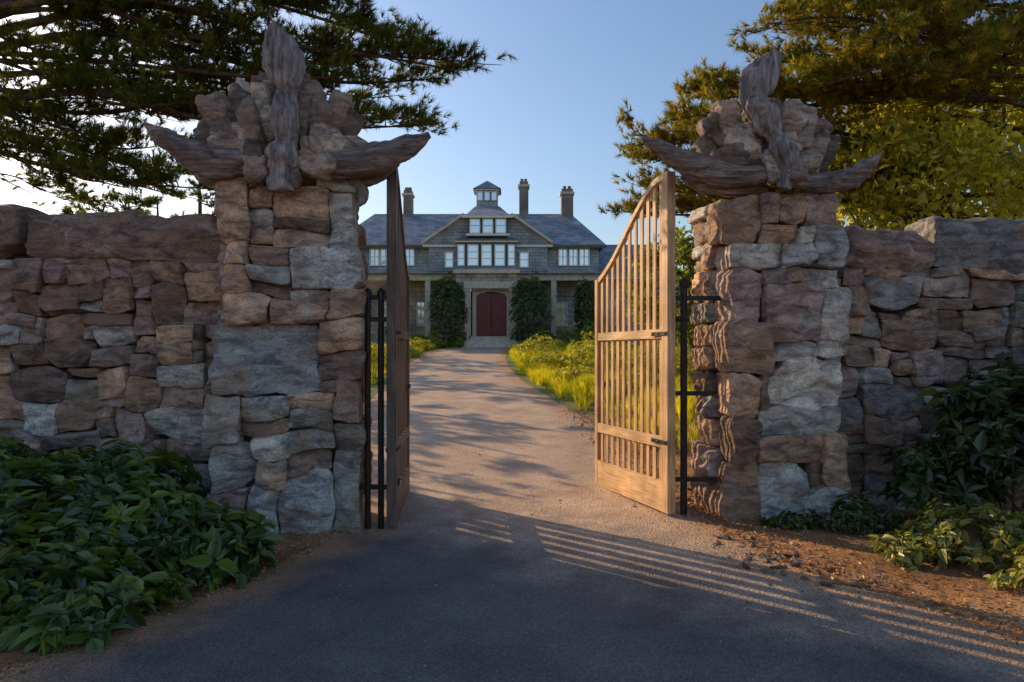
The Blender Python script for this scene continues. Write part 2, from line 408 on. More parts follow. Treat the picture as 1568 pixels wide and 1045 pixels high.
# ------------------------------------------------------------ pillars
BR=(0.47,0.30,0.20); BD=(0.28,0.185,0.14); GR=(0.42,0.39,0.35); LT=(0.68,0.60,0.51); BL=(0.47,0.46,0.44); PU=(0.34,0.235,0.205)
def pillar(name, front, d, cx, depth, rotdeg, hw, ztop, seed, hwb=None):
    rng=np.random.default_rng(seed)
    R=root(name,(cx,d+depth/2,0))
    th=math.radians(rotdeg); cs,sn=math.cos(th),math.sin(th)
    def xf(V):
        V=V.copy(); x=V[:,0]-cx; y=V[:,1]-d
        V[:,0]=cx+x*cs-y*sn; V[:,1]=d+x*sn+y*cs
        return V
    acc=Acc()
    xmin=min(f[0] for f in front); xmax=max(f[2] for f in front)
    for (x0,y0,x1,y1,col) in front:
        if x0<xmin+32: x0+=rng.uniform(-7,6)
        if x1>xmax-32: x1+=rng.uniform(-6,7)
        a=P(x0,y1,d); b=P(x1,y0,d)
        pr=rng.uniform(-0.06,0.04)
        z0=max(a[2],-0.08)
        c=((a[0]+b[0])/2, d+0.19+pr, (z0+b[2])/2)
        h=((b[0]-a[0])/2, 0.2, (b[2]-z0)/2)
        stone(acc,c,h,rng,col,xf,cuts=8,power=16,cr=(0.76,0.94),rough=.75,facets=4)
    cols=[BR,BD,GR,PU,BR,BL]
    sz=[(2,1),(3,2),(4,3),(2,2),(4,2),(3,3)]
    for side in (-1,1):
        for (u0,u1,z0,z1) in pack(0.36,depth,-0.05,ztop-0.03,0.12,rng,sz):
            zc=(z0+z1)/2; w=hwb+(hw-hwb)*zc/ztop
            c=(cx+side*(w-0.13)+rng.uniform(-.05,.03),d+(u0+u1)/2,zc)
            stone(acc,c,(0.16,(u1-u0)/2,(z1-z0)/2),rng,cols[rng.integers(len(cols))],xf,cuts=9,rough=1.4,power=9)
    obj('masonry',acc.mesh('masonry',True),STONE,R)
    a2=Acc(); V,Fs=box_vf(cx-hw+0.13,cx+hw-0.13,d+0.14,d+depth-0.05,0,ztop-0.06); a2.add(xf(V),Fs)
    obj('core',a2.mesh('core'),CORE,R)
    return R
LF=[(335,268,385,375,BR),(385,268,412,290,BD),(452,268,480,290,BD),(480,268,545,290,GR),(412,268,452,290,BD),
(385,290,425,320,BR),(385,320,425,348,LT),(425,290,500,335,BR),(500,288,545,380,GR),(385,348,425,378,BD),(425,335,500,352,BD),(425,352,500,380,BR),
(338,375,385,405,BR),(385,378,442,405,BD),(442,380,546,440,BL),(338,405,382,455,BR),(382,405,442,432,GR),(382,432,442,453,BD),(336,455,412,497,BR),
(412,453,500,496,BR),(442,440,500,454,GR),(500,440,546,490,BR),(326,497,490,608,BL),(490,490,548,540,BR),(490,540,548,585,PU),(490,585,512,606,BD),
(316,610,372,678,LT),(372,610,435,645,GR),(372,645,435,668,BD),(435,606,510,634,BR),(435,634,510,668,GR),(510,585,549,645,BD),(510,645,549,698,GR),
(318,678,385,752,GR),(385,668,440,702,LT),(440,668,510,698,GR),(385,702,435,745,BR),(435,698,505,725,BD),(385,745,430,830,BL),(430,725,505,832,BL),(505,698,552,830,GR),(318,752,385,830,PU)]
Lp=pillar('stone_gate_pillar',LF,5.97,-2.0,0.8,7,0.60,3.12,11,hwb=0.66)
RF=[(1112,298,1165,368,BR),(1165,298,1187,340,BD),(1187,298,1240,340,BR),(1240,295,1290,345,PU),(1165,340,1230,368,BR),(1230,345,1258,370,GR),(1258,345,1290,408,GR),
(1112,368,1198,405,LT),(1198,370,1257,408,GR),(1108,405,1170,490,PU),(1170,405,1235,433,BD),(1235,408,1290,447,GR),(1170,433,1258,525,PU),(1258,447,1302,548,LT),
(1108,490,1180,570,BR),(1180,525,1258,550,GR),(1180,550,1302,625,LT),(1110,570,1165,640,BR),(1110,640,1165,705,BD),(1165,570,1182,625,BD),(1165,625,1302,667,GR),
(1165,667,1265,709,BR),(1265,667,1308,750,BR),(1108,705,1165,812,BR),(1165,709,1245,812,BL),(1245,709,1266,750,BD),(1245,750,1310,812,GR)]
Rp=pillar('stone_gate_pillar',RF,6.5,2.63,0.85,6,0.58,3.13,12,hwb=0.61)

def rocks(R,lst,seed,name='crown_rocks'):
    rng=np.random.default_rng(seed); acc=Acc()
    for (px,py,d,wx,wz,col,tilt) in lst:
        c=P(px,py,d); s=d/F; t=math.radians(tilt)
        rot=np.array([[math.cos(t),0,-math.sin(t)],[0,1,0],[math.sin(t),0,math.cos(t)]])
        stone(acc,c,(wx*s*1.15,min(wx,wz)*s*1.2,wz*s*1.08),rng,col,None,cuts=14,rough=2.2,power=7,rot=rot,warp=False,cr=(0.6,0.88))
    obj(name,acc.mesh(name,True),STONE,R)
W1=(0.34,0.26,0.21);W2=(0.50,0.40,0.32);W3=(0.20,0.15,0.125)
rocks(Lp,[(340,190,6.1,20,42,W1,25),(362,178,6.2,16,48,W3,-14),(385,196,6.0,15,42,W1,14),(380,158,6.3,18,28,W2,35),(406,150,6.22,15,26,W1,-15),(406,182,6.1,12,48,W2,6),
(463,152,6.2,18,26,W2,-20),(488,172,6.1,15,42,W1,14),(464,188,6.05,11,42,W3,-8),(510,188,6.15,15,46,W1,-22),(530,208,6.2,13,38,W3,-30),(500,220,6.0,17,28,W1,5),
(540,238,6.1,18,20,W1,-20),(328,218,6.2,16,26,W3,35),(362,230,6.05,22,24,W1,15),(395,236,5.98,14,32,W3,10),(474,238,5.98,14,30,W2,-10),(435,175,6.45,42,45,W3,0),(435,218,6.5,88,42,W3,0),
(402,258,5.93,18,17,W1,10),(487,252,5.92,24,16,W2,-8),(350,258,6.2,22,14,W3,0),(375,210,5.95,10,22,W2,20),(518,230,5.96,12,20,W2,-25),(450,262,5.9,9,26,W3,-5)],5)
rocks(Rp,[(1118,190,6.7,15,32,W2,30),(1098,205,6.75,15,28,W1,40),(1135,225,6.6,18,30,W2,14),(1152,188,6.8,14,26,W1,-14),(1182,195,6.7,13,36,W3,5),(1203,190,6.7,16,30,W2,-24),
(1225,202,6.7,14,36,W1,-14),(1245,225,6.75,13,32,W1,-24),(1260,240,6.8,11,28,W3,-20),(1207,225,6.55,11,38,W1,12),(1158,235,6.55,10,32,W3,-8),(1085,228,6.8,14,20,W3,25),(1180,228,6.98,72,38,W3,0),
(1235,256,6.5,20,15,W2,-6),(1112,248,6.6,20,18,W3,10),(1216,262,6.45,16,18,W1,0),(1180,255,6.45,10,24,W2,10)],6)
def px_tube(R,name,pts,rad,mat,d,rings=54,sides=30,amp=0.022,seed=1.0,flat=0.8,groove=0.06,dd=None):
    acc=Acc()
    pts3=[P(x,y,d+(dd[i] if dd else 0)) for i,(x,y) in enumerate(pts)]
    r=[q*d/F for q in rad]
    tube(acc,pts3,r,sides=sides,ry=[q*flat for q in r],amp=amp,rings=rings,seed=seed,groove=groove)
    obj(name,acc.mesh(name,True),mat,R)
px_tube(Lp,'horn_beam_a',[(425,236),(385,247),(340,252),(295,238),(255,213),(221,189)],[12,20,25,23,15,3],DRIFT_X,5.95,seed=3.1,dd=[.1,0,0,-.05,-.1,-.15])
px_tube(Lp,'horn_beam_b',[(445,244),(480,252),(530,252),(580,243),(620,228),(658,207)],[12,16,22,23,18,5],DRIFT_X,5.95,seed=8.4,dd=[.1,0,0,-.05,-.1,-.15])
px_tube(Lp,'under_brace_a',[(400,278),(355,280),(322,270),(290,248)],[9,14,14,8],DRIFT_X,6.1,seed=1.7)
px_tube(Lp,'under_brace_b',[(480,272),(535,275),(572,268),(608,246)],[9,14,15,8],DRIFT_X,6.1,seed=2.2)
px_tube(Lp,'knot_branch',[(540,262),(548,280),(556,300),(548,316)],[9,11,9,4],DRIFT_Z,6.1,seed=12.2)
px_tube(Lp,'finial_stem',[(432,294),(431,265),(434,240),(437,215),(434,190),(438,165),(440,142)],[15,17,25,17,21,17,13],DRIFT_Z,5.86,seed=4.3,groove=0.12,amp=0.045)
px_tube(Lp,'finial_blade',[(440,158),(440,140),(438,120),(433,96),(425,68),(420,50),(418,33)],[10,13,24,31,23,15,3],DRIFT_Z,5.92,seed=5.9,flat=0.5,groove=0.09,amp=0.025)
px_tube(Rp,'horn_beam_a',[(1190,262),(1155,268),(1110,266),(1065,254),(1022,234),(984,210)],[10,14,19,19,14,3],DRIFT_X,6.45,seed=6.1,dd=[.1,0,0,-.05,-.1,-.15])
px_tube(Rp,'horn_beam_b',[(1195,266),(1225,277),(1260,281),(1295,275),(1325,258),(1350,235)],[8,12,15,16,13,3],DRIFT_X,6.45,seed=7.7,dd=[.1,0,0,-.05,-.1,-.15])
px_tube(Rp,'under_brace_a',[(1170,288),(1120,290),(1080,284),(1045,268)],[10,12,12,7],DRIFT_X,6.6,seed=9.9)
px_tube(Rp,'finial_stem',[(1200,290),(1206,265),(1200,238),(1186,212),(1174,190),(1166,168),(1160,150)],[10,13,18,15,19,18,16],DRIFT_Z,6.40,seed=2.3,groove=0.12,amp=0.045)
px_tube(Rp,'finial_blade',[(1168,185),(1160,166),(1154,148),(1162,125),(1176,104),(1184,88),(1187,76)],[14,18,22,29,22,13,3],DRIFT_Z,6.44,seed=1.9,flat=0.5,groove=0.09,amp=0.025)

# ------------------------------------------------------------ walls
def wall(x0,x1,d,ztop,coping,seed,cols):
    rng=np.random.default_rng(seed)
    R=root('stone_wall',((x0+x1)/2,d+0.3,0)); acc=Acc()
    sz=[(3,1),(4,1),(2,1),(4,2),(3,2),(3,2),(2,2),(5,2),(4,3),(3,3),(3,1),(5,1),(5,3),(4,2),(3,4),(6,3)]
    for (u0,u1,z0,z1) in pack(x0,x1,-0.05,ztop,0.102,rng,sz):
        pr=rng.uniform(-0.06,0.05); j=rng.uniform(-.014,.014,2)
        stone(acc,((u0+u1)/2+j[0],d+0.15+pr,(z0+z1)/2+j[1]),((u1-u0)/2+0.001,0.16,(z1-z0)/2+0.001),rng,cols[rng.integers(len(cols))],None,cuts=9,power=14,cr=(0.72,0.94),rough=.75,facets=3)
    for (a,b,z0,z1,col) in coping:
        stone(acc,((a+b)/2,d+0.25,(z0+z1)/2),((b-a)/2,0.34,(z1-z0)/2),rng,col,None,cuts=10,power=10,rough=1.3,facets=4)
    obj('masonry',acc.mesh('masonry',True),STONE,R)
    V,Fs=box_vf(x0+0.05,x1-0.05,d+0.14,d+0.5,0,ztop+0.05); a2=Acc(); a2.add(V,Fs); obj('core',a2.mesh('core'),CORE,R)
LW=[BR,BD,PU,BD,(0.26,0.175,0.15),GR,PU,(0.33,0.255,0.22),BR]
wall(-9.0,-2.5,6.45,2.48,[(-4.60,-2.62,2.47,2.93,(0.32,0.215,0.165)),(-6.3,-4.63,2.47,3.02,BD),(-9,-6.32,2.45,2.95,GR)],21,LW)
wall(3.1,9.5,7.0,2.46,[(3.30,4.30,2.45,2.86,PU),(4.32,6.1,2.45,3.0,(0.31,0.28,0.26)),(6.12,9.5,2.45,3.05,BR)],22,[GR,BD,PU,(0.28,0.23,0.20),BL,PU,BR,BD])

# ------------------------------------------------------------ gates
def leaf(hx,hy,ex,ey,posttop,seed,mw,mr_,ns=11,hwid=.034):
    rng=np.random.default_rng(seed)
    W=math.hypot(ex-hx,ey-hy); ux,uy=(ex-hx)/W,(ey-hy)/W; nxx,nyy=-uy,ux
    R=root('wooden_gate',(hx,hy,0))
    def T(V): 
        V=np.array(V); return np.stack([hx+ux*V[:,0]+nxx*V[:,1], hy+uy*V[:,0]+nyy*V[:,1], V[:,2]],1)
    def top(s): return float(np.interp(s/W,[0,.08,.16,.25,.37,.5,.62,.75,.88,1],[3.30,3.34,3.33,3.27,3.14,2.98,2.81,2.64,2.51,2.42]))
    def put(name,acc,mat):
        o=obj(name,acc.mesh(name),mat,R)
        b=o.modifiers.new('b','BEVEL'); b.width=0.004; b.segments=2; b.limit_method='ANGLE'
    a=Acc()
    def B(s0,s1,t0,t1,z0,z1,za=None,zb=None):
        V,Fs=box_vf(s0,s1,t0,t1,z0,z1)
        if za is not None: V[4][2]=V[7][2]=za; V[5][2]=V[6][2]=zb
        a.add(T(V),Fs)
    B(0,0.11,-0.045,0.045,0.03,posttop)
    B(W-0.07,W,-0.035,0.035,0.03,top(W)+0.04)
    put('stiles',a,mw); a=Acc()
    for i in range(ns):
        s=0.11+(W-0.18)*(i+0.5)/ns; w=hwid
        z1=top(s)-0.03+rng.uniform(-.004,.004); q=rng.uniform(-.004,.004)
        B(s-w+q,s+w+q,-0.009,0.009,0.30,z1,top(s-w)-0.03,top(s+w)-0.03)
    put('slats',a,mw); a=Acc()
    for (z0,z1,th) in ((1.74,1.83,0.03),(0.66,0.77,0.032)):
        B(0.112,W-0.072,-th,-0.0125,z0,z1); B(0.112,W-0.072,0.0125,th,z0,z1)
    B(0.112,W-0.072,-0.032,0.032,0.03,0.33)
    K=16; ss=np.linspace(0.112,W-0.072,K+1)
    for i in range(K):
        s0,s1=ss[i],ss[i+1]
        V,Fs=box_vf(s0,s1,-0.028,0.028,0,1)
        V[0][2]=V[3][2]=top(s0)-0.035; V[1][2]=V[2][2]=top(s1)-0.035
        V[4][2]=V[7][2]=top(s0)+0.025; V[5][2]=V[6][2]=top(s1)+0.025
        a.add(T(V),Fs)
    obj('rails',a.mesh('rails'),mr_,R); a=Acc()
    for z in (0.72,1.785):
        for sgn in (-1,1):
            t0,t1=sorted((sgn*0.046,sgn*0.052))
            B(0.0,0.30,t0,t1,z-0.022,z+0.022)
            for s in (0.04,0.16,0.26):
                t2,t3=sorted((sgn*0.052,sgn*0.06)); B(s-0.01,s+0.01,t2,t3,z-0.01,z+0.01)
    B(W-0.2,W-0.02,-0.05,-0.036,1.2,1.24); B(W-0.05,W+0.05,-0.03,0.0,1.26,1.29); B(W-0.04,W+0.03,-0.03,0,0.95,0.98)
    B(0.03,0.06,-0.07,-0.053,0.4,0.46)
    put('ironwork',a,IRON)
    return R
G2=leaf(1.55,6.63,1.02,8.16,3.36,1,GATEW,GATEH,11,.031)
G1=leaf(-1.085,6.15,-1.20,7.77,3.46,2,GATE_SHADED,GATE_SHADED,6,.072)
def hingepost(name,R,xs_,y,z0,z1,straps,r=.024):
    a=Acc()
    for x in xs_:
        tube(a,[(x,y,z0),(x,y,z1)],[r,r],sides=10)
        tube(a,[(x,y,z1),(x,y,z1+0.05),(x,y,z1+0.09)],[r*1.3,r*1.3,0.004],sides=10)
    for (x0,x1,z) in straps:
        V,Fs=box_vf(x0,x1,y-0.02,y+0.02,z-0.022,z+0.022); a.add(V,Fs)
    obj(name,a.mesh(name,False),IRON,R)
hingepost('hinge_post',G2,[1.68],6.68,0.02,2.25,[(1.58,2.05,2.13),(1.58,2.0,0.36),(1.6,1.98,1.2)],.034)
hingepost('hinge_post',G1,[-1.31,-1.19],6.2,0.0,2.1,[(-1.5,-1.1,2.1),(-1.5,-1.1,0.38),(-1.45,-1.12,1.9)],.028)
a=Acc(); V,Fs=box_vf(-1.42,-1.14,6.24,6.32,2.14,2.26); a.add(V,Fs); obj('hinge_block',a.mesh('hb'),GATEH,G1)

# ------------------------------------------------------------ pines
def pine(name,tb,ttop,tr,limbs,seed,ca,cb,K,nl,nw,sub_step=0.13,sub_len=(0.5,1.1),tpl=9,t0=0.2,flat=.03):
    rng=np.random.default_rng(seed); R=root(name,tuple(tb))
    a=Acc(); tb=np.array(tb,float); ttop=np.array(ttop,float)
    tube(a,[tb-[0,0,0.1],tb+(ttop-tb)*.3+rng.normal(size=3)*.08,tb+(ttop-tb)*.65+rng.normal(size=3)*.1,ttop],[tr,tr*.8,tr*.5,tr*.12],sides=12,amp=0.03,rings=20,seed=seed)
    TP=[];TD=[]
    for (z,tip) in limbs:
        f=min(max((z-tb[2])/(ttop[2]-tb[2]),0),1); st=tb+(ttop-tb)*f; tip=np.array(tip,float)
        L=np.linalg.norm(tip-st)
        m1=st+(tip-st)*.35+[0,0,0.03*L]+rng.normal(size=3)*0.045*L; m2=st+(tip-st)*.7+[0,0,0.0]+rng.normal(size=3)*0.035*L
        r0=min(0.0065*L+0.014,tr*.5)
        pts=[st,m1,m2,tip]; tube(a,pts,[r0,r0*.7,r0*.42,0.008],sides=8,rings=14,amp=0.012,seed=seed)
        n=max(4,int(L*(1-t0)/sub_step))
        for i in range(n):
            t=t0+(1-t0)*(i+rng.random())/n
            q=t*3; k=min(int(q),2); ff=q-k; p=np.array(pts[k])*(1-ff)+np.array(pts[k+1])*ff
            ax=(tip-st)/L
            sd=np.cross(ax,[0,0,1]); sd/=np.linalg.norm(sd)+1e-9
            sg=1 if rng.random()<.5 else -1
            dr=ax*rng.uniform(0.2,1.0)+sd*sg*rng.uniform(0.2,1.0)+np.array([0,0,rng.uniform(-0.05,0.38)])
            dr/=np.linalg.norm(dr)
            sl=rng.uniform(*sub_len)*(1.05-0.5*t)
            e=p+dr*sl
            tube(a,[p,p+dr*sl*.5+[0,0,-.03*sl],e],[0.008+0.004*sl,0.006,0.003],sides=4,rings=3)
            m=tpl
            u=rng.uniform(0.15,1.05,m)[:,None]
            pp=p+dr*sl*u+rng.normal(size=(m,3))*np.array([.13,.13,.04+flat])*sl+[0,0,.03]
            TP.append(pp); TD.append(np.tile(dr,(m,1))*0.6+rng.normal(size=(m,3))*0.35+[0,0,0.35])
    obj('trunk_and_limbs',a.mesh('wood',True),BARK,R)
    b=Acc(); tufts(b,rng,np.concatenate(TP),np.concatenate(TD),K,nl,nw,ca,cb)
    obj('needles',b.mesh('needles'),NEEDLE,R)
def L(lst,tx,td):
    return [(1.6+(540-sy)*td/F, P(px,py,d)) for (px,py,d,sy) in lst]
lt=[(722,95,8.2,60),(700,108,8.5,80),(655,192,8.4,170),(635,182,8.9,170),(650,82,8.8,40),(590,55,9.2,0),(555,30,8.6,-60),(480,-10,8.4,-120),(560,150,9.3,120),(520,120,8.0,80),(680,120,8.9,90),
(325,290,8.6,210),(250,295,9.2,220),(160,280,8.3,210),(200,250,9.6,150),(60,240,8.5,170),(440,215,8.8,160),(500,190,9.6,130),(430,60,9.2,-30),(350,20,8.2,-80),(300,110,9.6,40),(260,160,8.2,80),(200,60,9,-40),(120,120,8.5,40),(380,150,8.9,90),(100,20,9.2,-60),(300,-60,9.5,-140),(150,-40,8,-150),(270,220,9.2,180),(470,100,8.9,30),
(130,305,8.8,230),(330,265,9.6,200),(60,290,9.4,240),(190,225,8.6,150),(90,190,9.4,120),(560,80,8.4,20)]
pine('pine_tree',(-7.6,9.2,0),(-7.3,9.2,8.8),0.30,L(lt,0,9.2),31,(0.06,0.085,0.02),(0.15,0.17,0.035),24,0.12,0.010,sub_step=0.145,tpl=13)
rt=[(1170,38,10.2,60),(1210,20,11,0),(1075,130,11,150),(1055,150,11.6,160),(970,208,12.4,230),(965,240,13,240),(950,325,13.2,300),(1000,290,12.6,300),(1040,180,10.8,200),(1010,225,12,240),(1160,95,12,80),(1250,40,11,-20),
(1270,130,10.5,60),(1350,60,10,-40),(1330,0,10.5,-100),(1450,120,10,20),(1100,150,12.5,140),(1180,130,11,120),(1230,90,12,40),(1400,10,11,-120),(1500,60,10,-60),(1060,260,12.8,280),(1300,90,11.5,20),(1200,170,12,150),(1000,250,12.2,250),(980,310,12.8,310),(1020,330,13.4,330),(1030,270,12.5,270)]
pine('pine_tree',(10.8,12.6,0.3),(10.4,12.6,11.0),0.36,L(rt,0,12.6),32,(0.11,0.135,0.022),(0.34,0.29,0.05),22,0.15,0.015,sub_step=0.165,sub_len=(0.6,1.3),tpl=14,flat=.06)
def simple_pine(x,y,h,seed,crown0=0.35,spread=2.6,nl_=22,tpl=8):
    rng=np.random.default_rng(seed); z0=gz(y); lim=[]
    for i in range(nl_):
        f=crown0+(1-crown0)*(i+rng.random())/nl_; az=i*2.4+rng.random()
        r=spread*(1.15-f)*rng.uniform(.7,1.2)+0.3
        zz=z0+h*f*0.97
        lim.append((zz,(x+math.cos(az)*r,y+math.sin(az)*r,zz+r*rng.uniform(-.1,.25))))
    pine('pine_tree',(x,y,z0),(x+rng.normal()*.2,y+rng.normal()*.2,z0+h),0.17,lim,seed,(0.06,0.085,0.02),(0.13,0.155,0.035),14,0.2,0.03,sub_step=0.2,sub_len=(0.4,0.9),tpl=tpl)
simple_pine(-12.0,21,5.6,41,0.35,2.2); simple_pine(-12.5,27.5,8,42,0.3,3.0); simple_pine(-9.0,31,7.5,43,0.25,2.6)
simple_pine(-8.9,14.6,4.4,47,0.2,1.2,16); simple_pine(-9.6,17.8,4.9,48,0.2,1.1,16); simple_pine(-8.2,19.2,4.6,49,0.15,1.0,14); simple_pine(-7.6,24,5.0,50,0.15,1.2,14)
simple_pine(9.5,30,8.5,45,0.2,2.8); simple_pine(-12,37,8.5,46,0.2,3)

# ------------------------------------------------------------ broadleaf trees right
def broadleaf(name,x,y,h,rad,seed,ca,cb,ncl=110,lper=170,ll=0.16,c0=0.35):
    rng=np.random.default_rng(seed); z0=gz(y); R=root(name,(x,y,z0)); a=Acc(); b=Acc()
    tube(a,[(x,y,z0-.1),(x+.1,y,z0+h*.3),(x-.1,y+.1,z0+h*.6),(x,y,z0+h*.85)],[.25,.2,.13,.04],sides=10,rings=14,amp=.02,seed=seed)
    for i in range(ncl):
        dv=rng.normal(size=3); dv/=np.linalg.norm(dv); r=rng.uniform(.5,1)**.6
        c=np.array([x,y,z0+h*(c0+(1-c0)*.5)])+dv*r*np.array([rad,rad,h*(1-c0)*.5])
        if i%3==0:
            s=np.array([x,y,z0+h*rng.uniform(.25,.6)]); tube(a,[s,(s+c)/2+[0,0,-.15],c],[.06,.035,.008],sides=5,rings=5)
        n=lper; q=rng.normal(size=(n,3))*np.array([.42,.42,.22])*rad/3.2+c
        dd=rng.normal(size=(n,3))+[0,0,-.3]; nn=rng.normal(size=(n,3))+dv*.5+[-.5,.3,.5]
        l=ll*rng.uniform(.6,1.3,n)
        leaves(b,q,dd,nn,l,l*.6,rcol(rng,n,ca,cb,.25)*rng.uniform(.7,1.2))
    obj('trunk_and_limbs',a.mesh('w',True),BARK,R); obj('foliage',b.mesh('f'),SUNLEAF,R)
broadleaf('maple_tree',7.4,12.6,5.7,2.2,51,(0.28,0.32,0.03),(0.60,0.52,0.06),95,120,.14,.30)
broadleaf('maple_tree',11.2,15.5,8.2,3.6,52,(0.24,0.28,0.03),(0.54,0.48,0.06),130,150,.17,.2)
broadleaf('maple_tree',5.6,21,5.0,1.9,53,(0.14,0.19,0.03),(0.34,0.34,0.05),60,130,.16,.15)

rng=np.random.default_rng(60); b=Acc()
for i in range(420):
    x=rng.uniform(-75,75); y=rng.uniform(62,72); h=rng.uniform(1,6.5+1.5*math.sin(x*.3))
    n=60; q=rng.normal(size=(n,3))*[1.1,1.0,.8]+[x,y,gz(y)+h*.9]
    leaves(b,q,rng.normal(size=(n,3)),rng.normal(size=(n,3))+[0,-.3,.8],rng.uniform(.4,.8,n),rng.uniform(.3,.5,n),rcol(rng,n,(.06,.08,.03),(.12,.14,.04)))
obj('distant_trees',b.mesh('distant'),LEAF)

# ------------------------------------------------------------ near shrubs
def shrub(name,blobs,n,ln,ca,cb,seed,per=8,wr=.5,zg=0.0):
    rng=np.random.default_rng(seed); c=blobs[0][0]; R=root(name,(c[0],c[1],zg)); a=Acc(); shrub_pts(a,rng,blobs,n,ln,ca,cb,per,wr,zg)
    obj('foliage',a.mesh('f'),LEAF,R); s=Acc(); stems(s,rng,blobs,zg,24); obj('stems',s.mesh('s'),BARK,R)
gA,gB=(0.04,0.075,0.012),(0.14,0.20,0.025)
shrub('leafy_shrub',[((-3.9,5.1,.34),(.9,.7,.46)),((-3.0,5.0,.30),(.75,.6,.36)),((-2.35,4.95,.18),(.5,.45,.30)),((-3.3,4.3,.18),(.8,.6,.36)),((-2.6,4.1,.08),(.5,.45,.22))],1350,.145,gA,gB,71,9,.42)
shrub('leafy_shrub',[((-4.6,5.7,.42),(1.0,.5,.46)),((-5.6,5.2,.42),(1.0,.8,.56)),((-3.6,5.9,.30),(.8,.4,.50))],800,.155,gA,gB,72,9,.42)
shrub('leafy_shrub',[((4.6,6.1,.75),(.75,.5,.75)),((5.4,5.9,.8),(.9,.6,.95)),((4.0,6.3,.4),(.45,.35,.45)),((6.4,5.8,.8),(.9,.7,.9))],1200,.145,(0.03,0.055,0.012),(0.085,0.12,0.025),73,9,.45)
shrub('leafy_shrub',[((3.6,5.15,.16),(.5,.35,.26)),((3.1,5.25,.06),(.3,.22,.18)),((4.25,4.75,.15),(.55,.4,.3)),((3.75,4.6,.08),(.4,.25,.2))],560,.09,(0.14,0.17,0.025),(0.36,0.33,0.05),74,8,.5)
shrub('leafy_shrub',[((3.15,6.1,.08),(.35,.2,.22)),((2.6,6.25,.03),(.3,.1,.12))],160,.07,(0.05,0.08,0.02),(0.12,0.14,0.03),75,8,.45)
rng=np.random.default_rng(80)
def tuss(name,pts,ln,wd,ca,cb,K=46):
    p=np.array(pts); a=Acc(); tufts(a,rng,p,np.tile([0,0,1.],(len(p),1))+rng.normal(size=(len(p),3))*.1,K,ln,wd,ca,cb,.7)
    obj(name,a.mesh(name),GRASS)
pts=[]
while len(pts)<2100:
    y=rng.uniform(10,38); x=interp(RE,y)+.25+rng.random()**1.4*9
    if x>8.5: continue
    k=noise.noise(Vector((x*.8,y*.5,2)))
    if k<-.25 and rng.random()<.8: continue
    e=min((x-interp(RE,y))*.9,1)
    pts.append((x,y,gz(y)+.02+max(k,0)*.45*e))
tuss('ornamental_grass',pts,.28,.016,(.34,.38,.03),(.70,.62,.06),50)
pts=[]
while len(pts)<1100:
    y=rng.uniform(7.6,38); x=interp(LE,y)-.25-rng.random()**1.3*7
    pts.append((x,y,gz(y)))
tuss('ornamental_grass',pts,.30,.016,(.32,.35,.03),(.64,.58,.06))
pts=[]
for i in range(2600):
    x=rng.uniform(-10,12); y=rng.uniform(33,40.3)
    if interp(LE,y)-.2<x<interp(RE,y)+.2 and y<39.6: continue
    pts.append((x,y,gz(y)))
tuss('lawn_grass',pts,.14,.02,(.16,.23,.03),(.30,.36,.05),16)
for i,(x,y,r,h) in enumerate([(1.9,19,.7,.5),(3.0,17,.8,.55),(1.3,24,.8,.6),(2.9,23,1.1,.9),(4.4,20,1.1,.9),(1.2,30,1.0,.9),(3.6,28,1.3,1.1),(5.6,25,1.3,1.1),(-4.9,31,.8,.6),(-5.6,26,.9,.8),(-5.0,36,.7,.6),(4.9,14.5,.8,.7)]):
    shrub('mounded_shrub',[((x,y,gz(y)+h*.3),(r,r,h*.75))],int(260*r/.8),.11,(.26,.30,.025),(.52,.48,.05),90+i,7,.4,gz(y))
rng=np.random.default_rng(5); a=Acc()
ov=np.array([(1,0,0),(-1,0,0),(0,1,0),(0,-1,0),(0,0,1),(0,0,-1)],float); of=np.array([(0,2,4),(2,1,4),(1,3,4),(3,0,4),(2,0,5),(1,2,5),(3,1,5),(0,3,5)])
for i in range(7500):
    y=rng.uniform(2.6,14); side=rng.random()
    if side<.6: x=interp(RE,y)+rng.normal()*.22+(rng.random()**2)*1.6*(rng.random()<.6)
    elif side<.82: x=interp(LE,y)-abs(rng.normal())*.25+.1
    else: x=rng.uniform(interp(LE,y),interp(RE,y))
    s=rng.uniform(.004,.012)*(1.0 if side<.82 else .6)*(2.4 if rng.random()<.05 else 1)
    v=ov*s*rng.uniform(.6,1.4,3)+rng.normal(size=(6,3))*s*.2+[x,y,gz(y)+.006]
    a.add(v,of,np.array([.36,.26,.18])*rng.uniform(.4,1.5))
for i in range(60):
    y=rng.uniform(4.6,5.9); x=interp(RE,y)+rng.normal()*.16-.05
    s=rng.uniform(.015,.045); v=ov*s*rng.uniform(.6,1.5,3)*[1,1,.6]+rng.normal(size=(6,3))*s*.2+[x,y,gz(y)+.012]
    a.add(v,of,np.array([.2,.13,.09])*rng.uniform(.5,1.4))
obj('gravel',a.mesh('gravel'),STONE)
rng=np.random.default_rng(6); n=3600; a=Acc()
y=rng.uniform(2.6,9,n); sd=rng.random(n)<.7
x=np.array([ (interp(RE,q)+rng.exponential(.6)-.1) if s else (interp(LE,q)-rng.exponential(.5)+.15) for q,s in zip(y,sd)])
pos=np.stack([x,y,np.array([gz(q) for q in y])+.012],1)
d=rng.normal(size=(n,3))*[1,1,.15]; l=rng.uniform(.02,.05,n)
leaves(a,pos,d,rng.normal(size=(n,3))*.3+[0,0,1],l,l*.5,rcol(rng,n,(.25,.12,.04),(.50,.28,.11),.3))
obj('fallen_leaves',a.mesh('fallen'),LEAF)

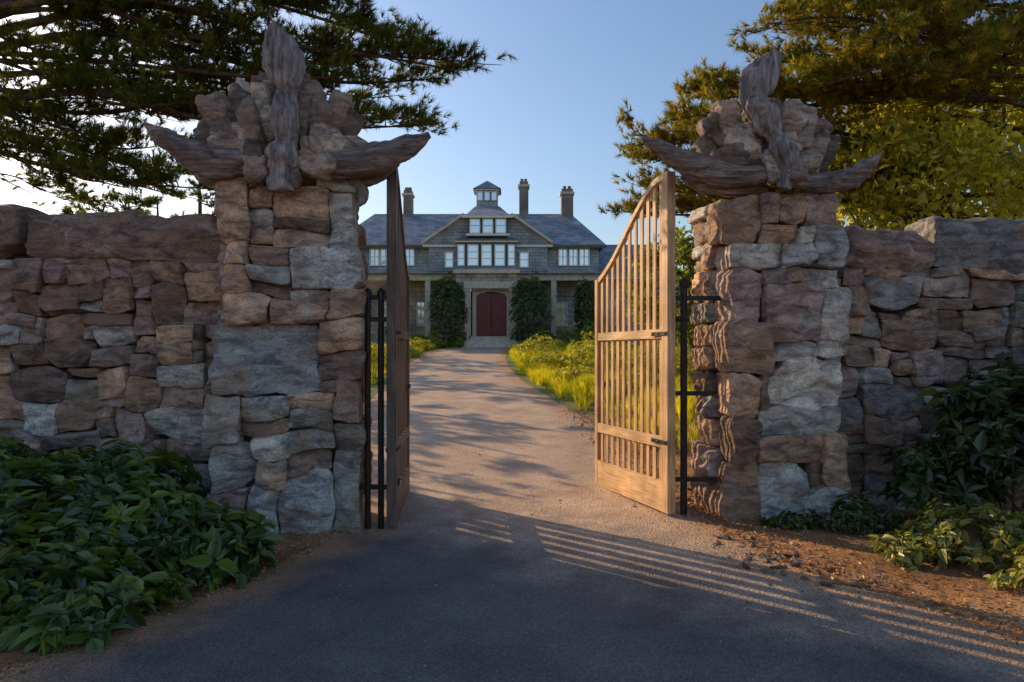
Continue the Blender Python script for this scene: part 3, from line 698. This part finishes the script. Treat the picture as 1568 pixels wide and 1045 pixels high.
# ------------------------------------------------------------ house
HD=41.0
hx=lambda px,d=HD:(px-784)*d/F
hz=lambda py,d=HD:1.6+(540-py)*d/F
HR=root('mansion_house',(hx(745),44,2.0))
SH=mat_courses('wall_shingles',(0.33,0.345,0.36),(0.45,0.46,0.465),(0.16,0.17,0.18),.35,.2,.014)
RO=mat_courses('roof_slate',(0.20,0.225,0.26),(0.33,0.355,0.40),(0.09,0.10,0.12),.5,.17,.014,.6)
HS=mat_courses('house_stone',(0.56,0.47,0.38),(0.40,0.345,0.29),(0.20,0.17,0.14),.6,.3,.02)
TR=mat_plain('trim_paint',(0.80,0.77,0.70),.6,.1)
BG=mat_plain('stone_trim',(0.66,0.55,0.43),.8,.2)
DK=mat_plain('dark_trim',(0.11,0.11,0.115),.7,.2)
DOOR=mat_plain('red_door',(0.20,0.03,0.025),.4,.25,4)
CH=mat_courses('chimney_brick',(0.36,0.26,0.21),(0.28,0.20,0.17),(0.18,0.16,0.14),.22,.08,.01)
GL,nt,bs=mat_new('window_glass'); bs.inputs['Base Color'].default_value=(0.80,0.86,0.92,1); bs.inputs['Roughness'].default_value=.06; bs.inputs['Specular IOR Level'].default_value=1.0; bs.inputs['Metallic'].default_value=.55
HA={}
def hb(part,mat,x0,x1,y0,y1,z0,z1):
    if (part,mat.name) not in HA: HA[(part,mat.name)]=(Acc(),mat)
    V,Fs=box_vf(min(x0,x1),max(x0,x1),y0,y1,min(z0,z1),max(z0,z1)); HA[(part,mat.name)][0].add(V,Fs)
def hq(part,mat,*quads):
    if (part,mat.name) not in HA: HA[(part,mat.name)]=(Acc(),mat)
    for q in quads: HA[(part,mat.name)][0].add(np.array(q,float),np.array([[0,1,2,3]]))
def win(x0,x1,z0,z1,y,nx_=2,nz_=2,fr=.07):
    hb('window_glass',GL,x0,x1,y-.02,y+.02,z0,z1)
    hb('window_frames',TR,x0-fr,x0,y-.09,y+.03,z0-fr,z1+fr); hb('window_frames',TR,x1,x1+fr,y-.09,y+.03,z0-fr,z1+fr)
    hb('window_frames',TR,x0,x1,y-.088,y+.03,z0-fr,z0); hb('window_frames',TR,x0,x1,y-.088,y+.03,z1,z1+fr)
    for i in range(1,nx_):
        x=x0+(x1-x0)*i/nx_; hb('window_frames',TR,x-.03,x+.03,y-.06,y-.022,z0,z1)
    for i in range(1,nz_):
        z=z0+(z1-z0)*i/nz_; hb('window_frames',TR,x0,x1,y-.055,y-.0222,z-.018,z+.018)
XL,XR=hx(515),hx(918)
zb=1.8; z1=hz(421); z2=hz(374)
hb('ground_floor_walls',HS,XL,XR,42.6,50,zb,z1)
hb('upper_walls',SH,XL,XR,41.4,50.002,z1,z2)
hb('porch_beam',BG,XL-.1,hx(698),40.9,41.4,z1-.35,z1+.02); hb('porch_beam',BG,hx(792),XR+.1,40.9,41.4,z1-.35,z1+.02)
hb('porch_ceiling',DK,XL,XR,41.41,42.6,z1-.15,z1-.01)
for px in (560,607,655,848,890,918): 
    hb('porch_columns',BG,hx(px)-.16,hx(px)+.16,40.95,41.3,zb,z1-.352); hb('porch_columns',BG,hx(px)-.22,hx(px)+.22,40.92,41.34,zb,zb+.5)
hb('porch_roof',RO,XL-.2,hx(697),40.6,41.38,z1+.022,z1+.14); hb('porch_roof',RO,hx(793),XR+.2,40.6,41.38,z1+.022,z1+.14)
for (a_,b_) in ((572,592),(634,650),(853,881),(893,908)): win(hx(a_),hx(b_),hz(497),hz(461),42.58,3,4,.06)
hb('entrance_block',HS,hx(700),hx(722)-.0,40.2,42.6,zb,z1); hb('entrance_block',HS,hx(784),hx(792),40.2,42.6,zb,z1)
hb('entrance_block',HS,hx(722),hx(784),40.21,42.6,hz(446),z1)
hb('entrance_trim',BG,hx(696),hx(796),39.95,40.5,z1-.02,z1+.2); hb('entrance_trim',BG,hx(712),hx(792),40.02,40.2,hz(444),hz(434))
for px in (718,786): hb('entrance_trim',BG,hx(px)-.17,hx(px)+.17,39.9,40.19,zb,hz(446)); hb('entrance_trim',BG,hx(px)-.23,hx(px)+.23,39.86,40.2,hz(449),hz(445))
hb('entrance_trim',BG,hx(724),hx(730),40.5,40.9,zb,hz(446)); hb('entrance_trim',BG,hx(776),hx(782),40.5,40.9,zb,hz(446))
hb('door',DOOR,hx(730),hx(753)-.012,40.7,40.8,hz(516),hz(450)); hb('door',DOOR,hx(753)+.012,hx(776),40.7,40.8,hz(516),hz(450))
for (a_,b_) in ((732,741),(743,751),(755,763),(765,774)):
    for (c_,e_) in ((512,490),(487,468),(465,453)): hb('door',DOOR,hx(a_),hx(b_),40.67,40.699,hz(c_),hz(e_))
hb('door_handle',IRON,hx(751),hx(751.8),40.6,40.66,hz(488),hz(484))
K=18
arch=[(hx(730)+(hx(776)-hx(730))*(1-math.cos(math.pi*i/K))/2, hz(456)+.30*math.sin(math.pi*i/K)) for i in range(K+1)]
for i in range(K):
    (xa,za),(xb,zb_)=arch[i],arch[i+1]; hq('door_arch',BG,[(xa,40.6,za),(xb,40.6,zb_),(xb,40.6,hz(444)),(xa,40.6,hz(444))])
for i in range(4):
    hb('steps',BG,hx(720)-.1*i,hx(786)+.1*i,39.9-.33*i,40.6-.33*i,zb-.2,hz(516)-.13*i)
cz1=z2
hb('center_walls',SH,hx(657),hx(838),40.95,41.39,z1+.21,cz1)
hb('bay',SH,hx(700),hx(790),40.3,40.94,hz(419),hz(411)); 
for k,(a_,b_) in enumerate(((703,711),(718,732),(739,752),(759,772),(779,787))):
    win(hx(a_),hx(b_),hz(408),hz(378),40.5,1,3,.06)
hb('bay',DK,hx(701),hx(789),40.53,40.93,hz(411),hz(374))
hb('bay',TR,hx(697),hx(793),40.2,40.94,hz(374),hz(372))
hq('bay_roof',RO,[(hx(696),40.15,hz(372)),(hx(794),40.15,hz(372)),(hx(785),40.95,hz(364)),(hx(705),40.95,hz(364))])
win(hx(683),hx(693),hz(409),hz(388),40.93,1,2); win(hx(797),hx(808),hz(409),hz(388),40.93,1,2)
for (a_,b_) in ((857,868),(873,884),(889,902),(566,578),(582,596),(620,632)): win(hx(a_),hx(b_),hz(405),hz(380),41.37,2,2)
ez=z2; rz=hz(328,46)
A=(XL-.4,40.95,ez-.05);B=(XR+.4,40.95,ez-.05);C=(XR-1.3,46,rz);D=(XL+1.3,46,rz);E=(XR+.4,51,ez-.05);G=(XL-.4,51,ez-.05)
mid=lambda p,q:((p[0]+q[0])/2,(p[1]+q[1])/2,(p[2]+q[2])/2)
hq('main_roof',RO,[A,B,C,D],[B,E,mid(E,C),C],[E,G,D,C],[G,A,mid(A,D),D])
hb('eaves',DK,XL-.42,XR+.42,40.9,41.0,ez-.22,ez-.06)
q0,q1=hx(648),hx(846); fy=40.95; gpt=[(q0,ez-.04),(q1,ez-.04),(hx(782),hz(331)),(hx(712),hz(331))]
hq('center_gable',SH,[(x,fy,z) for x,z in gpt])
t0,t1=hx(728,43.4),hx(764,43.4); tz=hz(316,43.4)
g2,g3=gpt[2],gpt[3]
hq('center_roof',RO,[(g3[0],fy,g3[1]),(g2[0],fy,g2[1]),(t1,43.4,tz),(t0,43.4,tz)],[(q1,fy,ez-.04),(q1,47,ez-.04),(g2[0],47,g2[1]),(g2[0],fy,g2[1])],[(q0,47,ez-.04),(q0,fy,ez-.04),(g3[0],fy,g3[1]),(g3[0],47,g3[1])],[(g2[0],fy,g2[1]),(g2[0],47,g2[1]),(t1,46,tz),(t1,43.4,tz)],[(g3[0],47,g3[1]),(g3[0],fy,g3[1]),(t0,43.4,tz),(t0,46,tz)],[(t0,43.4,tz),(t1,43.4,tz),(t1,46,tz),(t0,46,tz)])
def rake(x0,z0,x1,z1_,w=.14):
    L_=math.hypot(x1-x0,z1_-z0); nx_,nz_=-(z1_-z0)/L_*w,(x1-x0)/L_*w
    if nz_<0: nx_,nz_=-nx_,-nz_
    V=[(x0,fy-.35,z0),(x1,fy-.35,z1_),(x1,fy+.02,z1_),(x0,fy+.02,z0)]; V+= [(a+nx_,b_,c_+nz_) for a,b_,c_ in V]
    hq('gable_rakes',BG,*[[V[i] for i in f] for f in [(0,1,5,4),(1,2,6,5),(2,3,7,6),(3,0,4,7),(0,3,2,1)]])
    hq('gable_rakes',RO,[V[i] for i in (4,5,6,7)])
rake(q0,ez-.04,g3[0],g3[1]); rake(q1,ez-.04,g2[0],g2[1])
hb('eaves',TR,q0,q1,fy-.10,fy-.003,ez-.2,ez-.05)
cx0,cx1=hx(730,43.7),hx(762,43.7); cz0=tz-.1; cz=hz(293,43.7)
hb('cupola',SH,cx0,cx1,43.5,44.9,cz0,cz); 
for i in range(3):
    w=(cx1-cx0)/3; win(cx0+w*i+.09,cx0+w*(i+1)-.09,cz-.62,cz-.12,43.5,1,1,.04)
hb('cupola',TR,cx0-.12,cx1+.12,43.38,45.02,cz,cz+.07)
ap=((cx0+cx1)/2,44.2,hz(277,44.2)); e0,e1,f0,f1=cx0-.22,cx1+.22,43.28,45.12; zz=cz+.075
for (p,q) in (((e0,f0,zz),(e1,f0,zz)),((e1,f0,zz),(e1,f1,zz)),((e1,f1,zz),(e0,f1,zz)),((e0,f1,zz),(e0,f0,zz))):
    hq('cupola_roof',RO,[p,q,mid(q,ap),ap])
d0,d1=hx(716,40.5),hx(778,40.5); dz0,dz1=hz(358,40.5),hz(332,40.5)
hb('dormer',DK,d0,d1,40.55,44,dz0-.12,dz1)
for i in range(3):
    w=(d1-d0-.1)/3; win(d0+.05+w*i+.12,d0+.05+w*(i+1)-.12,dz0+.05,dz1-.12,40.5,1,2,.06)
dzt=dz1+.75
hq('dormer_roof',RO,[(d0-.3,40.2,dz1),(d1+.3,40.2,dz1),(d1-.6,42.2,dzt),(d0+.6,42.2,dzt)],[(d1+.3,40.2,dz1),(d1+.3,44.3,dz1),(d1-.6,44.3,dzt),(d1-.6,42.2,dzt)],[(d0-.3,44.3,dz1),(d0-.3,40.2,dz1),(d0+.6,42.2,dzt),(d0+.6,44.3,dzt)])
hb('dormer',TR,d0-.31,d1+.31,40.18,40.26,dz1-.12,dz1-.003); hb('dormer',TR,d0-.1,d1+.1,40.38,40.549,dz0-.14,dz0-.02)
for (a_,b_,c_) in ((795,809,283),(859,877,294),(619,632,296)):
    x0,x1=hx(a_,46),hx(b_,46); zt=hz(c_,46)
    hb('chimneys',CH,x0,x1,45.6,46.4,rz-1.5,zt-.15); hb('chimney_caps',BG,x0-.08,x1+.08,45.52,46.48,zt-.25,zt-.1); hb('chimney_caps',CH,x0+.02,x1-.02,45.62,46.38,zt-.1,zt+.12)
    for q in (0.3,0.7): hb('chimney_caps',CH,x0+(x1-x0)*q-.1,x0+(x1-x0)*q+.1,45.85,46.1,zt+.12,zt+.35)
w0,w1=hx(919),hx(1060)
hb('side_wing',HS,w0,w1,43,49,zb,z1); z3=hz(375,46)
hq('side_wing_roof',RO,[(w0-.0,42.6,z1-.03),(w1+.3,42.6,z1-.03),(w1-1.5,46,z3),(w0,46,z3)],[(w1+.3,42.6,z1-.03),(w1+.3,49.4,z1-.03),(w1-1.5,46,z3),(w1-1.5,46,z3-.001)])
for px in (930,955,985,1015): win(hx(px,43),hx(px+14,43),hz(497,43),hz(461,43),42.98,2,3,.06)
for (pn,mn),(ac,mt) in HA.items(): obj(pn,ac.mesh(pn),mt,HR)
for i,(px,w,t,bm,d) in enumerate([(686,27,426,505,39.4),(813,30,425,512,39.2),(897,17,428,495,39.8)]):
    x=hx(px,d); r=w*d/F; z0_=gz(d); zt=hz(t,d); zc=(z0_+zt)/2
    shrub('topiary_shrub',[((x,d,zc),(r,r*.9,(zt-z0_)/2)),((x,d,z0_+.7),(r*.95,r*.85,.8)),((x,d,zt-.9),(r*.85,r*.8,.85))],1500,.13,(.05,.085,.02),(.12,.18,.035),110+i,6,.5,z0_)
for i,(px,w,t,d) in enumerate([(640,14,512,38.8),(668,16,510,38.6),(832,18,508,38),(870,20,505,38),(905,22,500,37.5),(700,9,516,39)]):
    x=hx(px,d); r=w*d/F*1.1; z0_=gz(d); h=hz(t,d)-z0_
    shrub('mounded_shrub',[((x,d,z0_+h*.3),(r,r*.7,max(h,.5)*.75))],350,.12,(.14,.19,.03),(.34,.36,.05),130+i,6,.5,z0_)

# ------------------------------------------------------------ light
AZ=-49.0; EL=23.0
w=bpy.data.worlds.new('World'); S.world=w; w.use_nodes=True; nt=w.node_tree
bg=nt.nodes['Background']; sky=nt.nodes.new('ShaderNodeTexSky'); sky.sky_type='NISHITA'; sky.sun_disc=False
sky.sun_elevation=math.radians(EL); sky.sun_rotation=math.radians(AZ%360); sky.air_density=1.25; sky.dust_density=1.2; sky.ozone_density=3.0
tc=mixc(nt,sky.outputs[0],(1.0,1.0,1.07),1.0,'MULTIPLY')
nt.links.new(tc,bg.inputs[0]); bg.inputs[1].default_value=0.15
sl=bpy.data.lights.new('sun','SUN'); sl.energy=5.0; sl.angle=math.radians(.4); sl.color=(1,.73,.42)
so=bpy.data.objects.new('sun',sl); S.collection.objects.link(so)
az,el=math.radians(AZ),math.radians(EL)
dirv=Vector((math.sin(az)*math.cos(el),math.cos(az)*math.cos(el),math.sin(el)))
so.rotation_euler=(-dirv).to_track_quat('-Z','Y').to_euler(); so.location=dirv*50
cam=bpy.data.cameras.new('camera'); co=bpy.data.objects.new('camera',cam); S.collection.objects.link(co)
co.location=(0,0,1.6); co.rotation_euler=(math.radians(90),0,0); cam.lens=24.0; cam.sensor_width=36; cam.shift_y=17.5/1568; cam.clip_end=3000; cam.clip_start=.05
S.camera=co
